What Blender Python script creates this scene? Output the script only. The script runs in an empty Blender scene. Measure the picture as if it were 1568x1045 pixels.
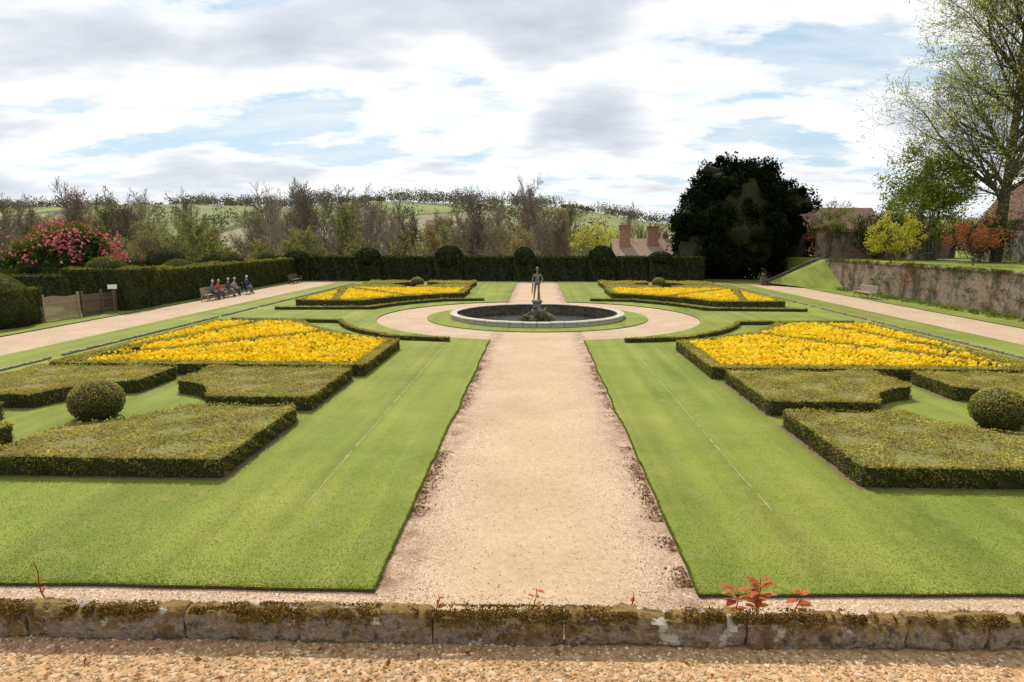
import bpy, bmesh, math, random
import numpy as np
from mathutils import Vector, noise
from mathutils.geometry import tessellate_polygon
rng = np.random.default_rng(11)
random.seed(5)
scene = bpy.context.scene
COL = scene.collection

# ------------------------------------------------------------------ helpers
class MB:
    def __init__(s): s.V=[]; s.F=[]; s.A=[]; s.n=0
    def add(s, v, f, mi=0, var=0.5):
        v=np.asarray(v,dtype=np.float64).reshape(-1,3); f=np.asarray(f,dtype=np.int64)
        if len(v)==0 or len(f)==0: return
        s.V.append(v); s.F.append((f+s.n,mi))
        s.A.append(np.broadcast_to(np.asarray(var,dtype=np.float64),(len(v),)).copy()); s.n+=len(v)
    def obj(s,name,mats,parent=None,smooth=False,loc=None):
        me=bpy.data.meshes.new(name)
        V=np.concatenate(s.V); A=np.concatenate(s.A)
        me.vertices.add(len(V)); me.vertices.foreach_set('co',V.ravel().astype(np.float32))
        loops=np.concatenate([f.ravel() for f,_ in s.F])
        tot=np.concatenate([np.full(len(f),f.shape[1]) for f,_ in s.F])
        mi=np.concatenate([np.full(len(f),m) for f,m in s.F])
        st=np.concatenate([[0],np.cumsum(tot)[:-1]])
        me.loops.add(len(loops)); me.loops.foreach_set('vertex_index',loops.astype(np.int32))
        me.polygons.add(len(tot)); me.polygons.foreach_set('loop_start',st.astype(np.int32))
        try: me.polygons.foreach_set('loop_total',tot.astype(np.int32))
        except Exception: pass
        me.polygons.foreach_set('material_index',mi.astype(np.int32))
        me.polygons.foreach_set('use_smooth',np.full(len(tot),smooth))
        a=me.attributes.new('var','FLOAT','POINT'); a.data.foreach_set('value',A.astype(np.float32))
        me.update(calc_edges=True); me.validate()
        for m in mats: me.materials.append(m)
        o=bpy.data.objects.new(name,me); COL.objects.link(o)
        if parent is not None: o.parent=parent
        if loc is not None: o.location=loc
        return o
def empty(name,loc=(0,0,0),rz=0):
    e=bpy.data.objects.new(name,None); COL.objects.link(e); e.location=loc; e.rotation_euler=(0,0,rz); e.empty_display_size=.3
    return e
def unit(a): return a/np.maximum(np.linalg.norm(a,axis=-1,keepdims=True),1e-9)
BF=np.array([[0,3,2,1],[4,5,6,7],[0,1,5,4],[1,2,6,5],[2,3,7,6],[3,0,4,7]])
def box(mb,c,s,mi=0,rz=0,var=.5,rx=0,ry=0):
    x,y,z=[k/2 for k in s]
    v=np.array([[-x,-y,-z],[x,-y,-z],[x,y,-z],[-x,y,-z],[-x,-y,z],[x,-y,z],[x,y,z],[-x,y,z]])
    if rx: 
        ca,sa=math.cos(rx),math.sin(rx); v=v@np.array([[1,0,0],[0,ca,sa],[0,-sa,ca]])
    if ry:
        ca,sa=math.cos(ry),math.sin(ry); v=v@np.array([[ca,0,-sa],[0,1,0],[sa,0,ca]])
    ca,sa=math.cos(rz),math.sin(rz); v=v@np.array([[ca,sa,0],[-sa,ca,0],[0,0,1]])
    mb.add(v+np.array(c),BF,mi,var)
def ccw(p):
    p=[tuple(q) for q in p]
    a=sum(p[i][0]*p[(i+1)%len(p)][1]-p[(i+1)%len(p)][0]*p[i][1] for i in range(len(p)))
    return p if a>0 else p[::-1]
def prism(mb,poly,z0,z1,mi=0,mis=None,var=.5):
    poly=ccw(poly); n=len(poly)
    tri=tessellate_polygon([[Vector((x,y,0)) for x,y in poly]])
    t=[]
    for a,b,c in tri:
        pa,pb,pc=poly[a],poly[b],poly[c]
        cr=(pb[0]-pa[0])*(pc[1]-pa[1])-(pb[1]-pa[1])*(pc[0]-pa[0])
        t.append((a,b,c) if cr>0 else (a,c,b))
    mb.add([(x,y,z1) for x,y in poly],t,mi,var)
    if z0 is not None and z0<z1:
        v=[(x,y,z0) for x,y in poly]+[(x,y,z1) for x,y in poly]
        f=[(i,(i+1)%n,n+(i+1)%n,n+i) for i in range(n)]
        mb.add(v,f,mi if mis is None else mis,var)
def pip(P,poly):
    x,y=P[:,0],P[:,1]; ins=np.zeros(len(P),bool); n=len(poly)
    for i in range(n):
        x1,y1=poly[i]; x2,y2=poly[(i+1)%n]
        if y1==y2: continue
        c=((y1>y)!=(y2>y))&(x<(x2-x1)*(y-y1)/(y2-y1)+x1); ins^=c
    return ins
def sample(poly,dens):
    p=np.array(poly); lo,hi=p.min(0),p.max(0)
    n=int((hi-lo).prod()*dens); P=lo+(hi-lo)*rng.random((n,2))
    return P[pip(P,poly)]
def leaves(mb,P,Nn,size,mi=0,bias=1.,aspect=.6,var=None):
    n=len(P)
    if n==0: return
    nr=unit(np.asarray(Nn)*bias+rng.normal(size=(n,3)))
    a=unit(np.cross(nr,rng.normal(size=(n,3)))); b=np.cross(nr,a)
    s=(size*(.6+.8*rng.random(n)))[:,None]
    V=np.stack([P-a*s*.5,P+b*s*aspect*.5,P+a*s*.5,P-b*s*aspect*.5],1).reshape(-1,3)
    if var is None: var=rng.random(n)
    mb.add(V,np.arange(4*n).reshape(n,4),mi,np.repeat(var,4))
def tubes(mb,P0,P1,R0,R1,n=4,mi=0,var=.5):
    P0=np.asarray(P0,float);P1=np.asarray(P1,float);R0=np.asarray(R0,float);R1=np.asarray(R1,float)
    if len(P0)==0: return
    d=unit(P1-P0); up=np.where(np.abs(d[:,2:3])>.9,np.array([[1.,0,0]]),np.array([[0,0,1.]]))
    a=unit(np.cross(d,up)); b=np.cross(d,a)
    if n==1:
        th=rng.random(len(P0))*math.pi; c=a*np.cos(th)[:,None]+b*np.sin(th)[:,None]
        V=np.stack([P0-c*R0[:,None],P0+c*R0[:,None],P1+c*R1[:,None],P1-c*R1[:,None]],1).reshape(-1,3)
        mb.add(V,np.arange(4*len(P0)).reshape(-1,4),mi,var); return
    th=np.arange(n)*2*math.pi/n
    ring=a[:,None,:]*np.cos(th)[None,:,None]+b[:,None,:]*np.sin(th)[None,:,None]
    V=np.concatenate([P0[:,None]+ring*R0[:,None,None],P1[:,None]+ring*R1[:,None,None]],1).reshape(-1,3)
    i=np.arange(n); j=(i+1)%n
    f=np.stack([i,j,n+j,n+i],1)[::-1]
    F=(np.arange(len(P0))[:,None,None]*2*n+f[None]).reshape(-1,4)
    mb.add(V,F,mi,var)
def poly_tube(mb,pts,rad,n=8,mi=0,var=.5):
    pts=np.array(pts,float); k=len(pts); d=unit(np.gradient(pts,axis=0))
    up=np.array([0,0,1.]) if abs(d[0][2])<.9 else np.array([1.,0,0])
    V=[]
    for i in range(k):
        a=unit(np.cross(d[i],up)); b=np.cross(d[i],a)
        for t in range(n):
            th=2*math.pi*t/n; V.append(pts[i]+(a*math.cos(th)+b*math.sin(th))*rad[i])
    F=[(i*n+t,i*n+(t+1)%n,(i+1)*n+(t+1)%n,(i+1)*n+t) for i in range(k-1) for t in range(n)]
    mb.add(V,F,mi,var)
    mb.add(V[:n],[list(range(n))[::-1]],mi,var); mb.add(V[-n:],[list(range(n))],mi,var)
def ellipsoid(mb,c,r,mi=0,nu=20,nv=12,var=.5,bump=0,zmin=-1):
    V=[];F=[]
    for j in range(nv+1):
        ph=-math.pi/2+math.pi*j/nv
        for i in range(nu):
            th=2*math.pi*i/nu; u=Vector((math.cos(ph)*math.cos(th),math.cos(ph)*math.sin(th),max(math.sin(ph),zmin)))
            k=1+bump*noise.noise(u*2.3+Vector(c))
            V.append((c[0]+u.x*r[0]*k,c[1]+u.y*r[1]*k,c[2]+u.z*r[2]*k))
    for j in range(nv):
        for i in range(nu):
            F.append((j*nu+i,j*nu+(i+1)%nu,(j+1)*nu+(i+1)%nu,(j+1)*nu+i))
    mb.add(V,F,mi,var)
def lathe(mb,c,prof,n=96,mi=0,var=.5):
    V=[];F=[]
    m=len(prof)
    for r,z in prof:
        for i in range(n):
            t=2*math.pi*i/n; V.append((c[0]+r*math.cos(t),c[1]+r*math.sin(t),c[2]+z))
    for j in range(m-1):
        for i in range(n): F.append((j*n+i,j*n+(i+1)%n,(j+1)*n+(i+1)%n,(j+1)*n+i))
    mb.add(V,F,mi,var)

# ------------------------------------------------------------------ materials
def M(name):
    m=bpy.data.materials.new(name); m.use_nodes=True; nt=m.node_tree
    for n in list(nt.nodes): nt.nodes.remove(n)
    out=nt.nodes.new('ShaderNodeOutputMaterial')
    return m,nt,out
def nd(nt,t,ins=None,**kw):
    n=nt.nodes.new(t)
    for k,v in kw.items(): setattr(n,k,v)
    if ins:
        for k,v in ins.items():
            if hasattr(v,'is_output'): nt.links.new(v,n.inputs[k])
            else: n.inputs[k].default_value=v
    return n
def c4(c): return (c[0],c[1],c[2],1)
def ramp(nt,fac,stops,interp='LINEAR'):
    r=nt.nodes.new('ShaderNodeValToRGB'); cr=r.color_ramp; cr.interpolation=interp
    while len(cr.elements)<len(stops): cr.elements.new(.5)
    for e,(p,c) in zip(cr.elements,stops):
        e.position=p; e.color=c4(c) if hasattr(c,'__len__') else (c,c,c,1)
    nt.links.new(fac,r.inputs[0]); return r.outputs[0]
def mixc(nt,f,a,b,mode='MIX'):
    n=nt.nodes.new('ShaderNodeMix'); n.data_type='RGBA'; n.blend_type=mode
    for i,v in ((0,f),(6,a),(7,b)):
        if hasattr(v,'is_output'): nt.links.new(v,n.inputs[i])
        else: n.inputs[i].default_value=v if i==0 else c4(v)
    return n.outputs[2]
def pos(nt): return nd(nt,'ShaderNodeNewGeometry').outputs['Position']
def nz(nt,vec,scale,detail=4,rough=.55,dist=0):
    return nd(nt,'ShaderNodeTexNoise',{'Vector':vec,'Scale':scale,'Detail':detail,'Roughness':rough,'Distortion':dist}).outputs[0]
def mapv(nt,vec,scale=(1,1,1),loc=(0,0,0)):
    return nd(nt,'ShaderNodeMapping',{'Vector':vec,'Scale':scale,'Location':loc}).outputs[0]
def mth(nt,op,a,b=0.):
    return nd(nt,'ShaderNodeMath',{0:a,1:b},operation=op).outputs[0]
def principled(nt,out,col,rough=.8,bumpsrc=None,bstr=.5,bdist=.01,spec=.3,metal=0):
    p=nd(nt,'ShaderNodeBsdfPrincipled',{'Roughness':rough,'Metallic':metal})
    p.inputs['Specular IOR Level'].default_value=spec
    if hasattr(col,'is_output'): nt.links.new(col,p.inputs['Base Color'])
    else: p.inputs['Base Color'].default_value=c4(col)
    if bumpsrc is not None:
        b=nd(nt,'ShaderNodeBump',{'Strength':bstr,'Distance':bdist,'Height':bumpsrc})
        nt.links.new(b.outputs[0],p.inputs['Normal'])
    nt.links.new(p.outputs[0],out.inputs[0]); return p
def leafmat(name,cols,trans=.25,patch=None,pth=(.55,.66),pscale=1.2,rough=.6,lo=.65,hi=1.25,nscale=1.5):
    m,nt,out=M(name)
    a=nd(nt,'ShaderNodeAttribute',attribute_name='var').outputs['Fac']
    k=len(cols)-1
    c=ramp(nt,a,[(i/k,cc) for i,cc in enumerate(cols)])
    P=pos(nt)
    f=ramp(nt,nz(nt,P,nscale,2),[(.3,lo),(.7,hi)])
    c=mixc(nt,1.,c,f,'MULTIPLY')
    if patch is not None:
        pf=ramp(nt,nz(nt,P,pscale,4,.65),[(pth[0],0),(pth[1],.8)])
        c=mixc(nt,pf,c,patch)
    p=nd(nt,'ShaderNodeBsdfDiffuse',{'Color':c})
    if trans>0:
        t=nd(nt,'ShaderNodeBsdfTranslucent',{'Color':mixc(nt,1.,c,(1.25,1.2,.6),'MULTIPLY')})
        mx=nd(nt,'ShaderNodeMixShader',{0:trans,1:p.outputs[0],2:t.outputs[0]})
        nt.links.new(mx.outputs[0],out.inputs[0])
    else: nt.links.new(p.outputs[0],out.inputs[0])
    return m
def plain(name,col,rough=.7,var=.25,scale=6,bump=.3,bd=.01,metal=0,spec=.3):
    m,nt,out=M(name); P=pos(nt); n=nz(nt,P,scale,4,.6)
    f=ramp(nt,n,[(.25,1-var),(.75,1+var)])
    principled(nt,out,mixc(nt,1.,col,f,'MULTIPLY'),rough,n,bump,bd,spec,metal); return m

def lawn_mat():
    m,nt,out=M('lawn_grass'); P=pos(nt)
    streak=nz(nt,mapv(nt,P,(1.7,.03,1)),1,2)
    c=ramp(nt,nz(nt,P,.35,4,.6),[(.3,(.120,.158,.024)),(.55,(.165,.196,.034)),(.75,(.215,.222,.048))])
    c=mixc(nt,1.,c,ramp(nt,streak,[(.35,.86),(.62,1.14)]),'MULTIPLY')
    fine=nz(nt,P,45,3,.7)
    c=mixc(nt,1.,c,ramp(nt,fine,[(.25,.72),(.75,1.28)]),'MULTIPLY')
    mid=nz(nt,P,3,4,.7)
    c=mixc(nt,ramp(nt,mid,[(.50,0),(.75,.6)]),c,(.24,.205,.075))
    principled(nt,out,c,.85,fine,.5,.015,.1); return m
LAWN=lawn_mat()
def gravel_mat(name,tint=(1,1,1),edge=True):
    m,nt,out=M(name); P=pos(nt)
    v=nd(nt,'ShaderNodeTexVoronoi',{'Vector':P,'Scale':55.})
    peb=nd(nt,'ShaderNodeSeparateColor',{0:v.outputs['Color']}).outputs[0]
    c=ramp(nt,peb,[(0,(.25,.16,.10)),(.45,(.38,.275,.19)),(.85,(.47,.36,.265)),(1,(.60,.52,.44))])
    smooth=ramp(nt,nz(nt,P,8,5,.7),[(.3,(.37,.26,.155)),(.7,(.48,.36,.235))])
    if edge:
        x=nd(nt,'ShaderNodeSeparateXYZ',{0:P}).outputs[0]
        ax=mth(nt,'ABSOLUTE',x)
        w=mth(nt,'ADD',ax,nz(nt,mapv(nt,P,(1,.5,1)),1.1,4))
        f=ramp(nt,mth(nt,'MULTIPLY',w,.2),[(.22,.25),(.46,.85)])
        c=mixc(nt,f,smooth,c)
        f2=mth(nt,'MULTIPLY',ramp(nt,mth(nt,'MULTIPLY',ax,.4),[(.6,0),(.78,1),(.86,1),(.9,0)]),ramp(nt,nz(nt,P,2.2,5,.75),[(.42,0),(.60,.85)]))
        c=mixc(nt,f2,c,(.16,.095,.06))
    else: c=mixc(nt,.7,smooth,c)
    big=nz(nt,P,.5,5,.6)
    c=mixc(nt,1.,c,ramp(nt,big,[(.3,(.9,.86,.82)),(.7,(1.1,1.1,1.1))]),'MULTIPLY')
    c=mixc(nt,1.,c,tint,'MULTIPLY')
    principled(nt,out,c,.9,v.outputs['Distance'],-.4,.012,.15); return m
GRAVEL=gravel_mat('path_gravel')
GRAVEL2=gravel_mat('terrace_gravel',(1.0,.84,.66),False)
SOIL=plain('soil',(.16,.11,.07),.95,.35,18,.8,.02)
EARTH=plain('soil_edge',(.08,.06,.03),.95,.35,18,.8,.02)
TRACK=plain('bare_strip',(.27,.235,.10),.95,.4,20,.5,.01)
BOXC=plain('hedge_core',(.035,.040,.014),.95,.4,9,.8,.03)
BOXT=plain('box_hedge_core',(.15,.14,.04),.95,.4,14,.8,.03)
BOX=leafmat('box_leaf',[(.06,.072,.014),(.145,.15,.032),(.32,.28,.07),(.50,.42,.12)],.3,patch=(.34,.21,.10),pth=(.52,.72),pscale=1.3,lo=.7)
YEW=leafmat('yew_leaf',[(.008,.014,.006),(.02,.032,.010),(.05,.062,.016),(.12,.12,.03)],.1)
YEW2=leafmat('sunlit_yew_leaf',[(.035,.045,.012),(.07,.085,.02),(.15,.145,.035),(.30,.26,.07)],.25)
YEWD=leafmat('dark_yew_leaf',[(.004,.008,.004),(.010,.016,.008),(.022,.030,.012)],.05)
GRASSB=leafmat('grass_blade',[(.115,.152,.022),(.157,.19,.032),(.21,.218,.05)],.3,nscale=.4,lo=.9,hi=1.1)
TULIP=leafmat('tulip_petal',[(.80,.58,.02),(.88,.73,.04),(.92,.82,.16)],.4,rough=.5,lo=.88,hi=1.06)
TLEAF=leafmat('tulip_leaf',[(.08,.12,.02),(.16,.20,.03),(.34,.30,.04)],.3)
BARK=plain('bark',(.10,.08,.06),.95,.4,5,.8,.05)
BARKT=plain('lime_bark',(.085,.07,.05),.95,.4,5,.8,.05)
TWIG=leafmat('twig',[(.12,.095,.07),(.19,.155,.12),(.28,.235,.19)],0,lo=.85,hi=1.15,nscale=.05)
BUD=leafmat('spring_bud',[(.24,.15,.06),(.25,.21,.07),(.19,.22,.06),(.26,.27,.08)],.2,lo=.8,hi=1.15,nscale=.05)
YG=leafmat('spring_leaf',[(.22,.26,.05),(.34,.38,.09),(.48,.50,.18)],.4)
FRESH=leafmat('fresh_leaf',[(.05,.075,.015),(.14,.19,.03),(.26,.31,.06)],.35)
MIDG=leafmat('green_leaf',[(.035,.06,.012),(.07,.11,.02),(.13,.18,.035)],.3)
FARG=leafmat('wood_foliage',[(.075,.08,.05),(.11,.11,.065),(.13,.14,.07),(.17,.125,.085)],.1,nscale=.02)
RED=leafmat('maple_leaf',[(.18,.025,.02),(.32,.05,.035),(.42,.12,.07)],.35)
BRONZE=leafmat('bronze_leaf',[(.16,.06,.035),(.25,.10,.05),(.32,.18,.08)],.35)
PINK=leafmat('rhododendron_flower',[(.42,.07,.10),(.55,.14,.18),(.62,.26,.30)],.2)
GOLD=leafmat('gold_leaf',[(.26,.26,.03),(.42,.40,.06),(.52,.48,.12)],.4)
WOOD=plain('weathered_wood',(.34,.26,.18),.8,.3,14,.4,.005)
WOODD=plain('dark_wood',(.12,.085,.055),.8,.3,14,.4,.005)
STATUE=plain('weathered_stone',(.20,.175,.13),.85,.45,9,.6,.01)
WHITE=plain('white_board',(.75,.75,.72),.6,.05,5,.1)
METAL=plain('steel',(.35,.35,.36),.35,.1,5,.1,metal=.9)
RUBBER=plain('rubber',(.02,.02,.02),.8,.1,5,.1)
GLASS=plain('window_glass',(.03,.035,.04),.15,.1,3,.05,spec=.6)
def stone_mat(name,base1,base2,lichen=True):
    m,nt,out=M(name); P=pos(nt)
    n=nz(nt,P,7,6,.65); c=ramp(nt,n,[(.25,base1),(.75,base2)])
    fine=nz(nt,P,60,4,.7)
    c=mixc(nt,1.,c,ramp(nt,fine,[(.25,.5),(.75,1.4)]),'MULTIPLY')
    if lichen:
        nzv=nd(nt,'ShaderNodeSeparateXYZ',{0:nd(nt,'ShaderNodeNewGeometry').outputs['Normal']}).outputs[2]
        s=mth(nt,'MULTIPLY',nzv,.20)
        l2=mth(nt,'ADD',nz(nt,P,7,6,.75),s)
        c=mixc(nt,ramp(nt,l2,[(.48,0),(.58,.9)]),c,(.17,.095,.032))
        l3=mth(nt,'ADD',nz(nt,mapv(nt,P,(1,1,1),(4,4,4)),18,5,.75),s)
        c=mixc(nt,ramp(nt,l3,[(.54,0),(.66,.8)]),c,(.27,.185,.06))
        w2=mth(nt,'ADD',nz(nt,mapv(nt,P,(1,1,1),(7,3,1)),8,4,.5),mth(nt,'MULTIPLY',nzv,.05))
        c=mixc(nt,ramp(nt,w2,[(.635,0),(.66,.85)]),c,(.52,.48,.41))
        d=nz(nt,mapv(nt,P,(1,1,1),(1,9,4)),22,4,.6)
        c=mixc(nt,ramp(nt,d,[(.53,0),(.66,.8)]),c,(.055,.042,.03))
        g_=nz(nt,mapv(nt,P,(1,1,1),(3,5,8)),5,4,.6)
        c=mixc(nt,ramp(nt,g_,[(.55,0),(.68,.55)]),c,(.12,.06,.035))
    hh=mth(nt,'ADD',n,fine)
    principled(nt,out,c,.92,hh,1.,.018,.1); return m
PARA=stone_mat('parapet_stone',(.19,.145,.11),(.44,.36,.28))
RIM=stone_mat('rim_stone',(.36,.33,.27),(.60,.55,.47),False)
ROCK=stone_mat('rock',(.05,.045,.03),(.16,.13,.09),False)
def brick_mat(name,c1,c2,mort,bw=.24,bh=.08,weather=True):
    m,nt,out=M(name); P=pos(nt); s=nd(nt,'ShaderNodeSeparateXYZ',{0:P})
    h=mth(nt,'ADD',s.outputs[0],s.outputs[1])
    v=nd(nt,'ShaderNodeCombineXYZ',{0:h,1:s.outputs[2]}).outputs[0]
    v=nd(nt,'ShaderNodeVectorMath',{0:v,1:mapv(nt,nd(nt,'ShaderNodeTexNoise',{'Vector':P,'Scale':2.}).outputs[1],(.08,.08,0))},operation='ADD').outputs[0]
    b=nd(nt,'ShaderNodeTexBrick',{'Vector':v,'Color1':c4(c1),'Color2':c4(c2),'Mortar':c4(mort),'Scale':1.,'Mortar Size':.008,'Brick Width':bw,'Row Height':bh})
    c=b.outputs[0]
    if weather:
        n=nz(nt,P,1.3,6,.7)
        c=mixc(nt,ramp(nt,n,[(.40,0),(.60,.8)]),c,(.21,.19,.15))
        c=mixc(nt,ramp(nt,nz(nt,mapv(nt,P,(1,1,.45),(5,5,5)),.9,6,.7),[(.47,0),(.60,.9)]),c,(.06,.055,.035))
        c=mixc(nt,ramp(nt,nz(nt,mapv(nt,P,(1,1,1),(9,2,5)),3.5,5,.7),[(.6,0),(.68,.7)]),c,(.09,.10,.035))
    c=mixc(nt,1.,c,ramp(nt,nz(nt,P,6,4),[(.3,.7),(.7,1.25)]),'MULTIPLY')
    principled(nt,out,c,.9,b.outputs[1],-.4,.01,.15); return m
WALLB=brick_mat('old_wall_brick',(.23,.12,.085),(.29,.19,.14),(.25,.22,.18),bw=.34,bh=.13)
BRICK=brick_mat('house_brick',(.30,.13,.08),(.37,.19,.12),(.33,.28,.22),weather=False)
HSTONE=brick_mat('house_stone',(.30,.25,.21),(.36,.31,.27),(.28,.25,.22),bw=.5,bh=.22)
TILE=brick_mat('roof_tile',(.18,.10,.07),(.24,.15,.11),(.10,.07,.05),bw=.2,bh=.14,weather=False)
TILE2=brick_mat('pale_roof_tile',(.34,.24,.16),(.40,.31,.21),(.14,.1,.08),bw=.2,bh=.14,weather=False)

# ------------------------------------------------------------------ terrain
AH=[-1.2,-.82,-.6,-.38,-.28,-.2,-.1,.05,.17,.3,.6,1.2]
HH=[38,38,39,40,48,47,42,34,22,20,24,30]
def sst(a,b,x):
    t=np.clip((x-a)/(b-a),0,1); return t*t*(3-2*t)
def T(x,y):
    x=np.asarray(x,float); y=np.asarray(y,float)
    a=x/np.maximum(y,60)
    H=np.interp(a,AH,HH)
    z=-.03-7*sst(76,150,y)
    z=z+(H+2)*sst(170,640,y)*1.0
    z=z+(2.2*np.sin(x*.018+1)+1.8*np.sin(y*.021+x*.008))*sst(120,260,y)
    z=z-.5*H*sst(700,1400,y)
    z=z-1.2*((np.abs(x)<8.5)&(np.abs(y-37.6)<8.5)) 
    return z
xs=np.unique(np.concatenate([np.linspace(-2500,-400,22),np.linspace(-400,400,161),np.linspace(400,2500,22)]))
ys=np.unique(np.concatenate([np.linspace(-60,60,25),np.linspace(60,800,120),np.linspace(800,4000,30)]))
X,Y=np.meshgrid(xs,ys); Z=T(X,Y)
mb=MB(); nx=len(xs); idx=np.arange(nx*len(ys)).reshape(len(ys),nx)
mb.add(np.stack([X,Y,Z],-1),np.stack([idx[:-1,:-1],idx[:-1,1:],idx[1:,1:],idx[1:,:-1]],-1).reshape(-1,4))
m,nt,out=M('fields'); P=pos(nt)
Pw=nd(nt,'ShaderNodeVectorMath',{0:mapv(nt,P,(.009,.006,0)),1:mapv(nt,nd(nt,'ShaderNodeTexNoise',{'Vector':P,'Scale':.01}).outputs[1],(.35,.35,0))},operation='ADD').outputs[0]
v=nd(nt,'ShaderNodeTexVoronoi',{'Vector':Pw,'Scale':1.})
ve=nd(nt,'ShaderNodeTexVoronoi',{'Vector':Pw,'Scale':1.},feature='DISTANCE_TO_EDGE')
cc=nd(nt,'ShaderNodeSeparateColor',{0:v.outputs['Color']}).outputs[0]
c=ramp(nt,cc,[(0,(.15,.18,.065)),(.4,(.19,.22,.08)),(.7,(.165,.19,.075)),(.9,(.22,.20,.12)),(1,(.20,.165,.11))])
c=mixc(nt,1.,c,ramp(nt,nz(nt,P,.03,6,.6),[(.3,.8),(.7,1.2)]),'MULTIPLY')
c=mixc(nt,ramp(nt,ve.outputs['Distance'],[(.02,1),(.045,0)]),c,(.09,.085,.045))
principled(nt,out,c,.95,None,spec=.1)
mb.obj('ground',[m],smooth=True)

# ------------------------------------------------------------------ sky + sun
az=math.radians(-24); el=math.radians(50)
w=bpy.data.worlds.new('World'); scene.world=w; w.use_nodes=True; nt=w.node_tree
for n in list(nt.nodes): nt.nodes.remove(n)
out=nt.nodes.new('ShaderNodeOutputWorld')
sky=nt.nodes.new('ShaderNodeTexSky'); sky.sky_type='NISHITA'; sky.sun_disc=False; sky.sun_elevation=el; sky.sun_rotation=az%(2*math.pi)
sky.air_density=1.0; sky.dust_density=.6
g=nd(nt,'ShaderNodeTexCoord').outputs['Generated']; s=nd(nt,'ShaderNodeSeparateXYZ',{0:g})
zz=mth(nt,'ADD',mth(nt,'MAXIMUM',s.outputs[2],0.),.22)
u=mth(nt,'DIVIDE',s.outputs[0],zz); vv=mth(nt,'DIVIDE',s.outputs[1],zz)
uv=nd(nt,'ShaderNodeCombineXYZ',{0:u,1:vv,2:0.}).outputs[0]
SC=(1.15,1.75,1)
dens=nz(nt,mapv(nt,uv,SC,(5.4,2.2,0)),1.0,8,.57)
cov=ramp(nt,dens,[(.425,0),(.458,.7),(.50,1)])
sh2=nz(nt,mapv(nt,uv,SC,(5.4,2.42,0)),1.0,4,.55)
thick=mth(nt,'ADD',mth(nt,'MULTIPLY',dens,.4),mth(nt,'MULTIPLY',sh2,.6))
ccol=ramp(nt,thick,[(.44,(10.8,10.8,10.7)),(.525,(10.2,10.3,10.4)),(.575,(7.9,8.3,8.9)),(.66,(6.0,6.5,7.3))])
skyc=mixc(nt,.65,sky.outputs[0],(6.4,8.3,9.8))
veil=ramp(nt,nz(nt,mapv(nt,uv,(1.,2.6,1),(1,7,0)),1.3,4,.65),[(.42,0),(.68,.75)])
skyc=mixc(nt,veil,skyc,(9.3,9.8,10.2))
cl=mixc(nt,cov,skyc,ccol)
hz=ramp(nt,s.outputs[2],[(0,.45),(.10,0)])
cl=mixc(nt,hz,cl,(9.2,9.7,10.1))
bg=nd(nt,'ShaderNodeBackground',{0:cl,1:.1}); nt.links.new(bg.outputs[0],out.inputs[0])
sd=Vector((math.sin(az)*math.cos(el),math.cos(az)*math.cos(el),math.sin(el)))
L=bpy.data.lights.new('sun','SUN'); L.energy=4.9; L.angle=math.radians(.6); L.color=(1,.94,.82)
lo=bpy.data.objects.new('sun',L); COL.objects.link(lo); lo.rotation_euler=sd.to_track_quat('Z','Y').to_euler(); lo.location=(-20,60,60)
cd=bpy.data.cameras.new('camera'); cam=bpy.data.objects.new('camera',cd); COL.objects.link(cam)
cd.lens=22.96; cd.sensor_width=36; cd.clip_start=.05; cd.clip_end=6000
cam.location=(0,0,4.5); cam.rotation_euler=(math.radians(90-8.92),0,math.radians(2.2)); scene.camera=cam
scene.view_settings.view_transform='Standard'; scene.view_settings.look='None'; scene.view_settings.exposure=0

# ------------------------------------------------------------------ garden sheets
CY=37.6
mb=MB()
for (x0,x1,y0,y1) in [(-34,34,2.6,32.1),(-34,-5.5,32.1,43.1),(5.5,34,32.1,43.1),(-34,34,43.1,76)]:
    mb.add([(x0,y0,0),(x1,y0,0),(x1,y1,0),(x0,y1,0)],[(0,1,2,3)])
lathe(mb,(0,CY,0),[(8.3,.004),(4.7,.004)],96)
mb.obj('gravel_path',[GRAVEL])
def wob(a,b,n,amp,seed=0):
    pts=[]
    for i in range(n):
        t=i/n; x=a[0]+(b[0]-a[0])*t; y=a[1]+(b[1]-a[1])*t
        k=amp*(noise.noise(Vector((x*.8,y*.8,seed)))+.35*noise.noise(Vector((x*4,y*4,seed))))
        L=math.hypot(b[0]-a[0],b[1]-a[1]); nxn,nyn=-(b[1]-a[1])/L,(b[0]-a[0])/L
        pts.append((x+nxn*k,y+nyn*k))
    return pts
RG=9.1
LAWNP={}; EDGE={}
for sx in (-1,1):
    yc=math.sqrt(RG**2-2.09**2)
    a0=math.atan2(-yc,2.09); a1=math.atan2(yc,2.09)
    fr=7.72 if sx<0 else 7.76
    front=wob((20.6,fr+(.0 if sx<0 else .75)),(2.09,fr),70,.03); side=wob((2.09,fr),(2.09,CY-yc),160,.05,3)
    EDGE[sx]=[(sx*x,y) for x,y in front+side]
    p=front+side
    p+=[(RG*math.cos(a0+(a1-a0)*i/60),CY+RG*math.sin(a0+(a1-a0)*i/60)) for i in range(60)]
    p+=wob((2.09,CY+yc),(2.09,67.2),60,.03,5)+wob((2.09,67.2),(20.6,67.2),40,.03,6)+wob((20.6,67.2),(20.6,fr+(.0 if sx<0 else .75)),100,.04,8)
    p=[(sx*x,y) for x,y in p]; LAWNP[sx]=p
    mb=MB(); prism(mb,p,-.01,.05,0,1); mb.obj('lawn',[LAWN,EARTH])
mb=MB(); lathe(mb,(0,CY,0),[(6.3,-.01),(6.3,.05),(4.85,.05)],96); mb.obj('lawn',[LAWN])
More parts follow.
